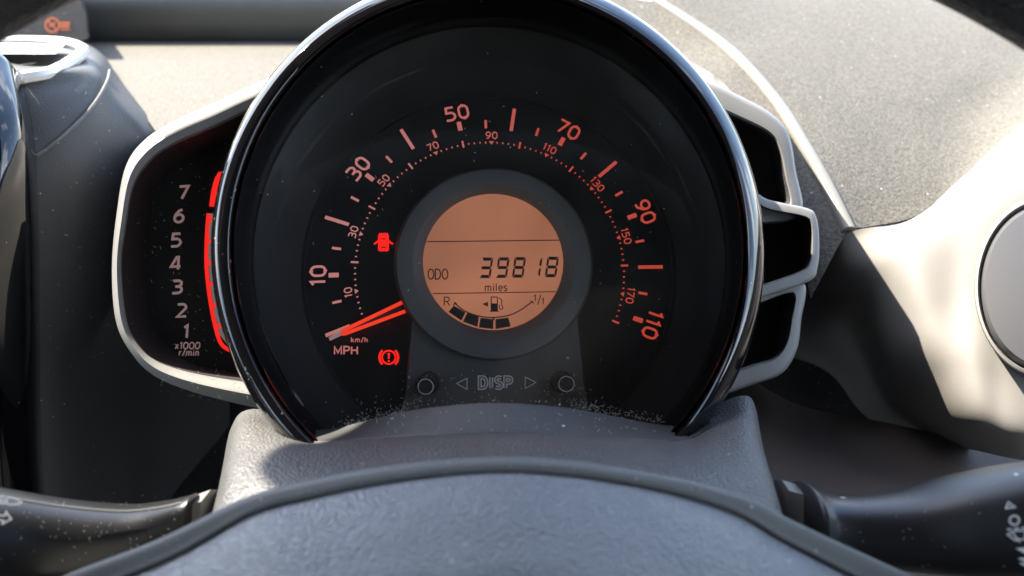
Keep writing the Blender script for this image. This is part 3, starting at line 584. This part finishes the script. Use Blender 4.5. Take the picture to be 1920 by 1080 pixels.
loft('collar', [[at(1466, y, .19) + wz*z for y, z in ((900,.0),(910,.005),(1010,.006),(1040,.0),(1010,-.006),(910,-.006))], [at(1506, y, .1875) + wz*z for y, z in ((912,.0),(920,.0055),(1010,.006),(1036,.0),(1010,-.006),(920,-.006))]], M['silver'], ws, cap0=True, cap1=True)
icr = [stroke([(1890.5,942),(1904,951),(1886,953)], 2.4, True), stroke(arc(1902, 975.5, 9, 8.5, 0, 360, 24)[:-1], 2.8, True), stroke([(1888,993),(1897,992)], 2.6), stroke([(1901,991.5),(1910.5,990.5)], 2.6), stroke([(1915,990),(1925,989)], 2.6),
       stroke(cat([(1889,1002),(1899,997),(1910,995),(1922,995)], 4) + cat([(1921,1012),(1911,1011),(1904,1014)], 3), 2.4, True), stroke([(1899,1000),(1913,1017)], 2.6), [[(1904,1028),(1924,1026),(1924,1040),(1918,1036)]], [[(1908,1047),(1924,1045),(1924,1055)]], [[(1910,1055),(1924,1055.5),(1924,1064)]]]
flat('symbol', icr, front(lambda x, y: .1566), M['ink_white'], ws)

def on_top(secs, x, dy):
    q = cat(secs, 8)
    for a, b in zip(q, q[1:]):
        if min(a[0], b[0]) <= x <= max(a[0], b[0]):
            t = (x - a[0]) / (b[0] - a[0] or 1); return (x, a[1] + (b[1]-a[1])*t + dy, a[3] + (b[3]-a[3])*t)
tube('seam', [at(x, y, d - .0060) for x, y, d in [on_top(LS, x, 9) for x in range(-60, 345, 25)]], .00028, M['lip'], ls)
# ================================================================== lint
vs, fs = [], []
def fibre(fn, x, y, ln, w):
    a = random.uniform(0, 6.3); bend = random.uniform(-1.4, 1.4); pts = []
    for i in range(4): pts.append((x, y)); x += math.cos(a)*ln/3; y += math.sin(a)*ln/3; a += bend*.5
    for i, poly in enumerate(stroke(pts, w)):
        b = len(vs); vs.extend(fn(v[0], v[1], .08 + .03*math.sin(i)) for v in poly); fs.append((b, b+1, b+2, b+3))
def speck(fn, x, y, r):
    b = len(vs); vs.extend(fn(x + r*math.cos(q)*random.uniform(.6, 1.2), y + r*math.sin(q)*random.uniform(.6, 1.2), .1) for q in (0, 1.2, 2.5, 3.8, 5)); fs.append(tuple(range(b, b+5)))
pd = lambda x, y, h: dial(x, y, 7.1 + h)
fd = lambda x, y, h: dial(x, y, .7 + h)
for _ in range(260):
    x = random.choice([random.gauss(790, 35), random.gauss(1085, 25), random.uniform(775, 1090)]); y = random.triangular(690, 775, 768)
    if 755 < x < 1103: (fibre(pd, x, y, random.uniform(2, 6), .8) if random.random() < .45 else speck(pd, x, y, random.uniform(.5, 1.2)))
for _ in range(300):
    left = random.random() < .5
    x = random.gauss(695, 46) if left else random.gauss(1170, 40); y = 790 - abs(random.gauss(0, 16)) - max(0, (abs(x - 925) - 180)) * -.05 - (0 if left else 4)
    if (600 < x < 745 or 1115 < x < 1250): (fibre(fd, x, y, random.uniform(2, 6.5), .8) if random.random() < .4 else speck(fd, x, y, random.uniform(.5, 1.1)))
for _ in range(45):
    a, r = random.uniform(0, 360), random.uniform(190, 340)
    x, y = 920 + r*math.cos(R(a)), 505 - r*math.sin(R(a))
    if y < 760: (fibre(fd, x, y, random.uniform(2, 6), .6) if random.random() < .5 else speck(fd, x, y, random.uniform(.4, .8)))
bpy.context.view_layer.update(); dg = bpy.context.evaluated_depsgraph_get()
def hit(x, y, h):
    r = (at(x, y, 1) - CAM).normalized(); ok, loc, nor, *_ = scene.ray_cast(dg, CAM, r)
    if nor.dot(r) > 0: nor = -nor
    return loc + nor * h * MM if ok else None
def scatter(n, fx, fy, rmin, rmax, pf=.3):
    for _ in range(n):
        x, y = fx(), fy(); c = hit(x, y, .1)
        if c is None: continue
        d = -(ROT.inverted() @ (c - CAM)).z
        fn = lambda a, b, h, d=d: at(a, b, d - .0001)
        if random.random() < pf: fibre(fn, x, y, random.uniform(3, 8), rmin * 1.6)
        else: speck(fn, x, y, random.uniform(rmin, rmax))
U = random.uniform
scatter(70, lambda: U(0, 340), lambda: U(930, 1050), .5, 1.3)
scatter(26, lambda: U(60, 340), lambda: random.gauss(990, 18), .5, 1.8)
scatter(30, lambda: U(1560, 1915), lambda: U(920, 1065), .5, 1.2)
scatter(130, lambda: U(640, 1240), lambda: U(770, 815), .45, .95, .5)
scatter(90, lambda: U(480, 1480), lambda: U(858, 925), .5, 1.2)
def lip_y(x):
    k = [(600,815),(640,804),(780,768),(925,756),(1070,766),(1222,793),(1270,805)]
    for (a, b), (c, d) in zip(k, k[1:]):
        if a <= x <= c: return b + (d - b) * (x - a) / (c - a)
    return 800
def along(n, mx, sx, sy, r0, r1, pf):
    for _ in range(n):
        x = min(max(random.gauss(mx, sx), 625), 1250); y = lip_y(x) - 1.5 - abs(random.gauss(0, sy)); scatter(1, lambda: x, lambda: y, r0, r1, pf)
for mx, sx, n in ((680, 30, 70), (745, 16, 45), (1100, 18, 50), (1150, 25, 55), (1205, 25, 45), (930, 120, 18)): along(n, mx, sx, 8, .55, 1.25, .35)
scatter(70, lambda: U(300, 480), lambda: U(690, 745), .5, 1.2)
scatter(60, lambda: U(90, 300), lambda: U(140, 700), .4, .9)
scatter(80, lambda: U(285, 440), lambda: U(300, 705), .4, .8)
lint = obj('lint', vs, fs, M['dust'], None, smooth=False)
lint['kind'] = 'stuff'; lint['label'] = 'pale lint and dust specks settled at the bottom of the dial'; lint['category'] = 'dust'

# ================================================================== the cabin roof and seat behind the camera (seen in reflections)
def boxm(name, lo, hi, mat, parent=None):
    x0, y0, z0 = lo; x1, y1, z1 = hi
    o = obj(name, [(x0,y0,z0),(x1,y0,z0),(x1,y1,z0),(x0,y1,z0),(x0,y0,z1),(x1,y0,z1),(x1,y1,z1),(x0,y1,z1)], [(0,1,2,3),(4,5,6,7),(0,1,5,4),(1,2,6,5),(2,3,7,6),(3,0,4,7)], mat, parent, smooth=False)
    b = o.modifiers.new('bevel', 'BEVEL'); b.width = min(hi[i]-lo[i] for i in range(3)) * .3; b.segments = 3
    return o
rf = thing('car_body', 'dark lined car cabin with roof, doors and driver seat around the dashboard', 'car body', (0, -.6, 1.6))
boxm('roof_lining', (-.95, -1.6, 1.55), (.55, .05, 1.59), M['lining'], rf)
boxm('rear_panel', (-.95, -1.7, .40), (.55, -1.6, 1.57), M['seat'], rf)  # with the floor, added out of view to cut ambient light in the cabin
boxm('floor_panel', (-.95, -1.6, .36), (.55, .6, .40), M['seat'], rf)
for x in (-.98, .53): boxm('side_pillar', (x, -.95, 1.10), (x + .05, -.65, 1.57), M['lining'], rf)
bk = boxm('seat_backrest', (-.25, -1.0, .65), (.25, -.86, 1.28), M['seat'], rf)
boxm('headrest', (-.13, -1.0, 1.31), (.13, -.9, 1.5), M['seat'], bk)
for x0, x1, y1, z1, a0, a1 in ((-1.06, -.99, .5, 1.16, -.99, -.92), (.52, .59, .3, 1.14, .46, .52)):
    dr = boxm('door', (x0, -1.3, .4), (x1, y1, z1), M['seat'], rf)
    boxm('arm_rest', (a0, -.7, .78), (a1, -.1, .86), M['dash_dark'], dr)
# unseen mirror, added and sized to throw shade on the column cover
mr_ = thing('shade_mirror', 'unseen mirror shape added to shade the column cover', 'mirror', at(900, 860, .185) + S * .45)
mc = at(1290, 850, .187) + S * .45
ps, ta_ = R(14), R(30)
mw = Vector((math.cos(ps), math.sin(ps), 0)); mn = Vector((math.sin(ps), -math.cos(ps), 0))
mh = (Vector((0, 0, 1)) * math.cos(ta_) + mn * math.sin(ta_)).normalized(); mn = mw.cross(mh).normalized()
def mloop(k, off): return [mc + mw*x*k + mh*y*k + mn*off for x, y in rrect(-.088, -.034, .088, .034, .028, 8)]
loft('shell', [mloop(.7, -.03), mloop(.93, -.022), mloop(1, -.004), mloop(1, .002), mloop(.97, .003)], M['dash_dark'], mr_, cap0=True)
loft('shade_mirror_glass', [mloop(.97, .001), mloop(.965, .0024)], M['chrome'], mr_, cap1=True)
tube('stem', [mc - mn*.026, mc - mn*.03 + S*.04, mc - mn*.03 + S*.16], .008, M['dash_dark'], mr_)
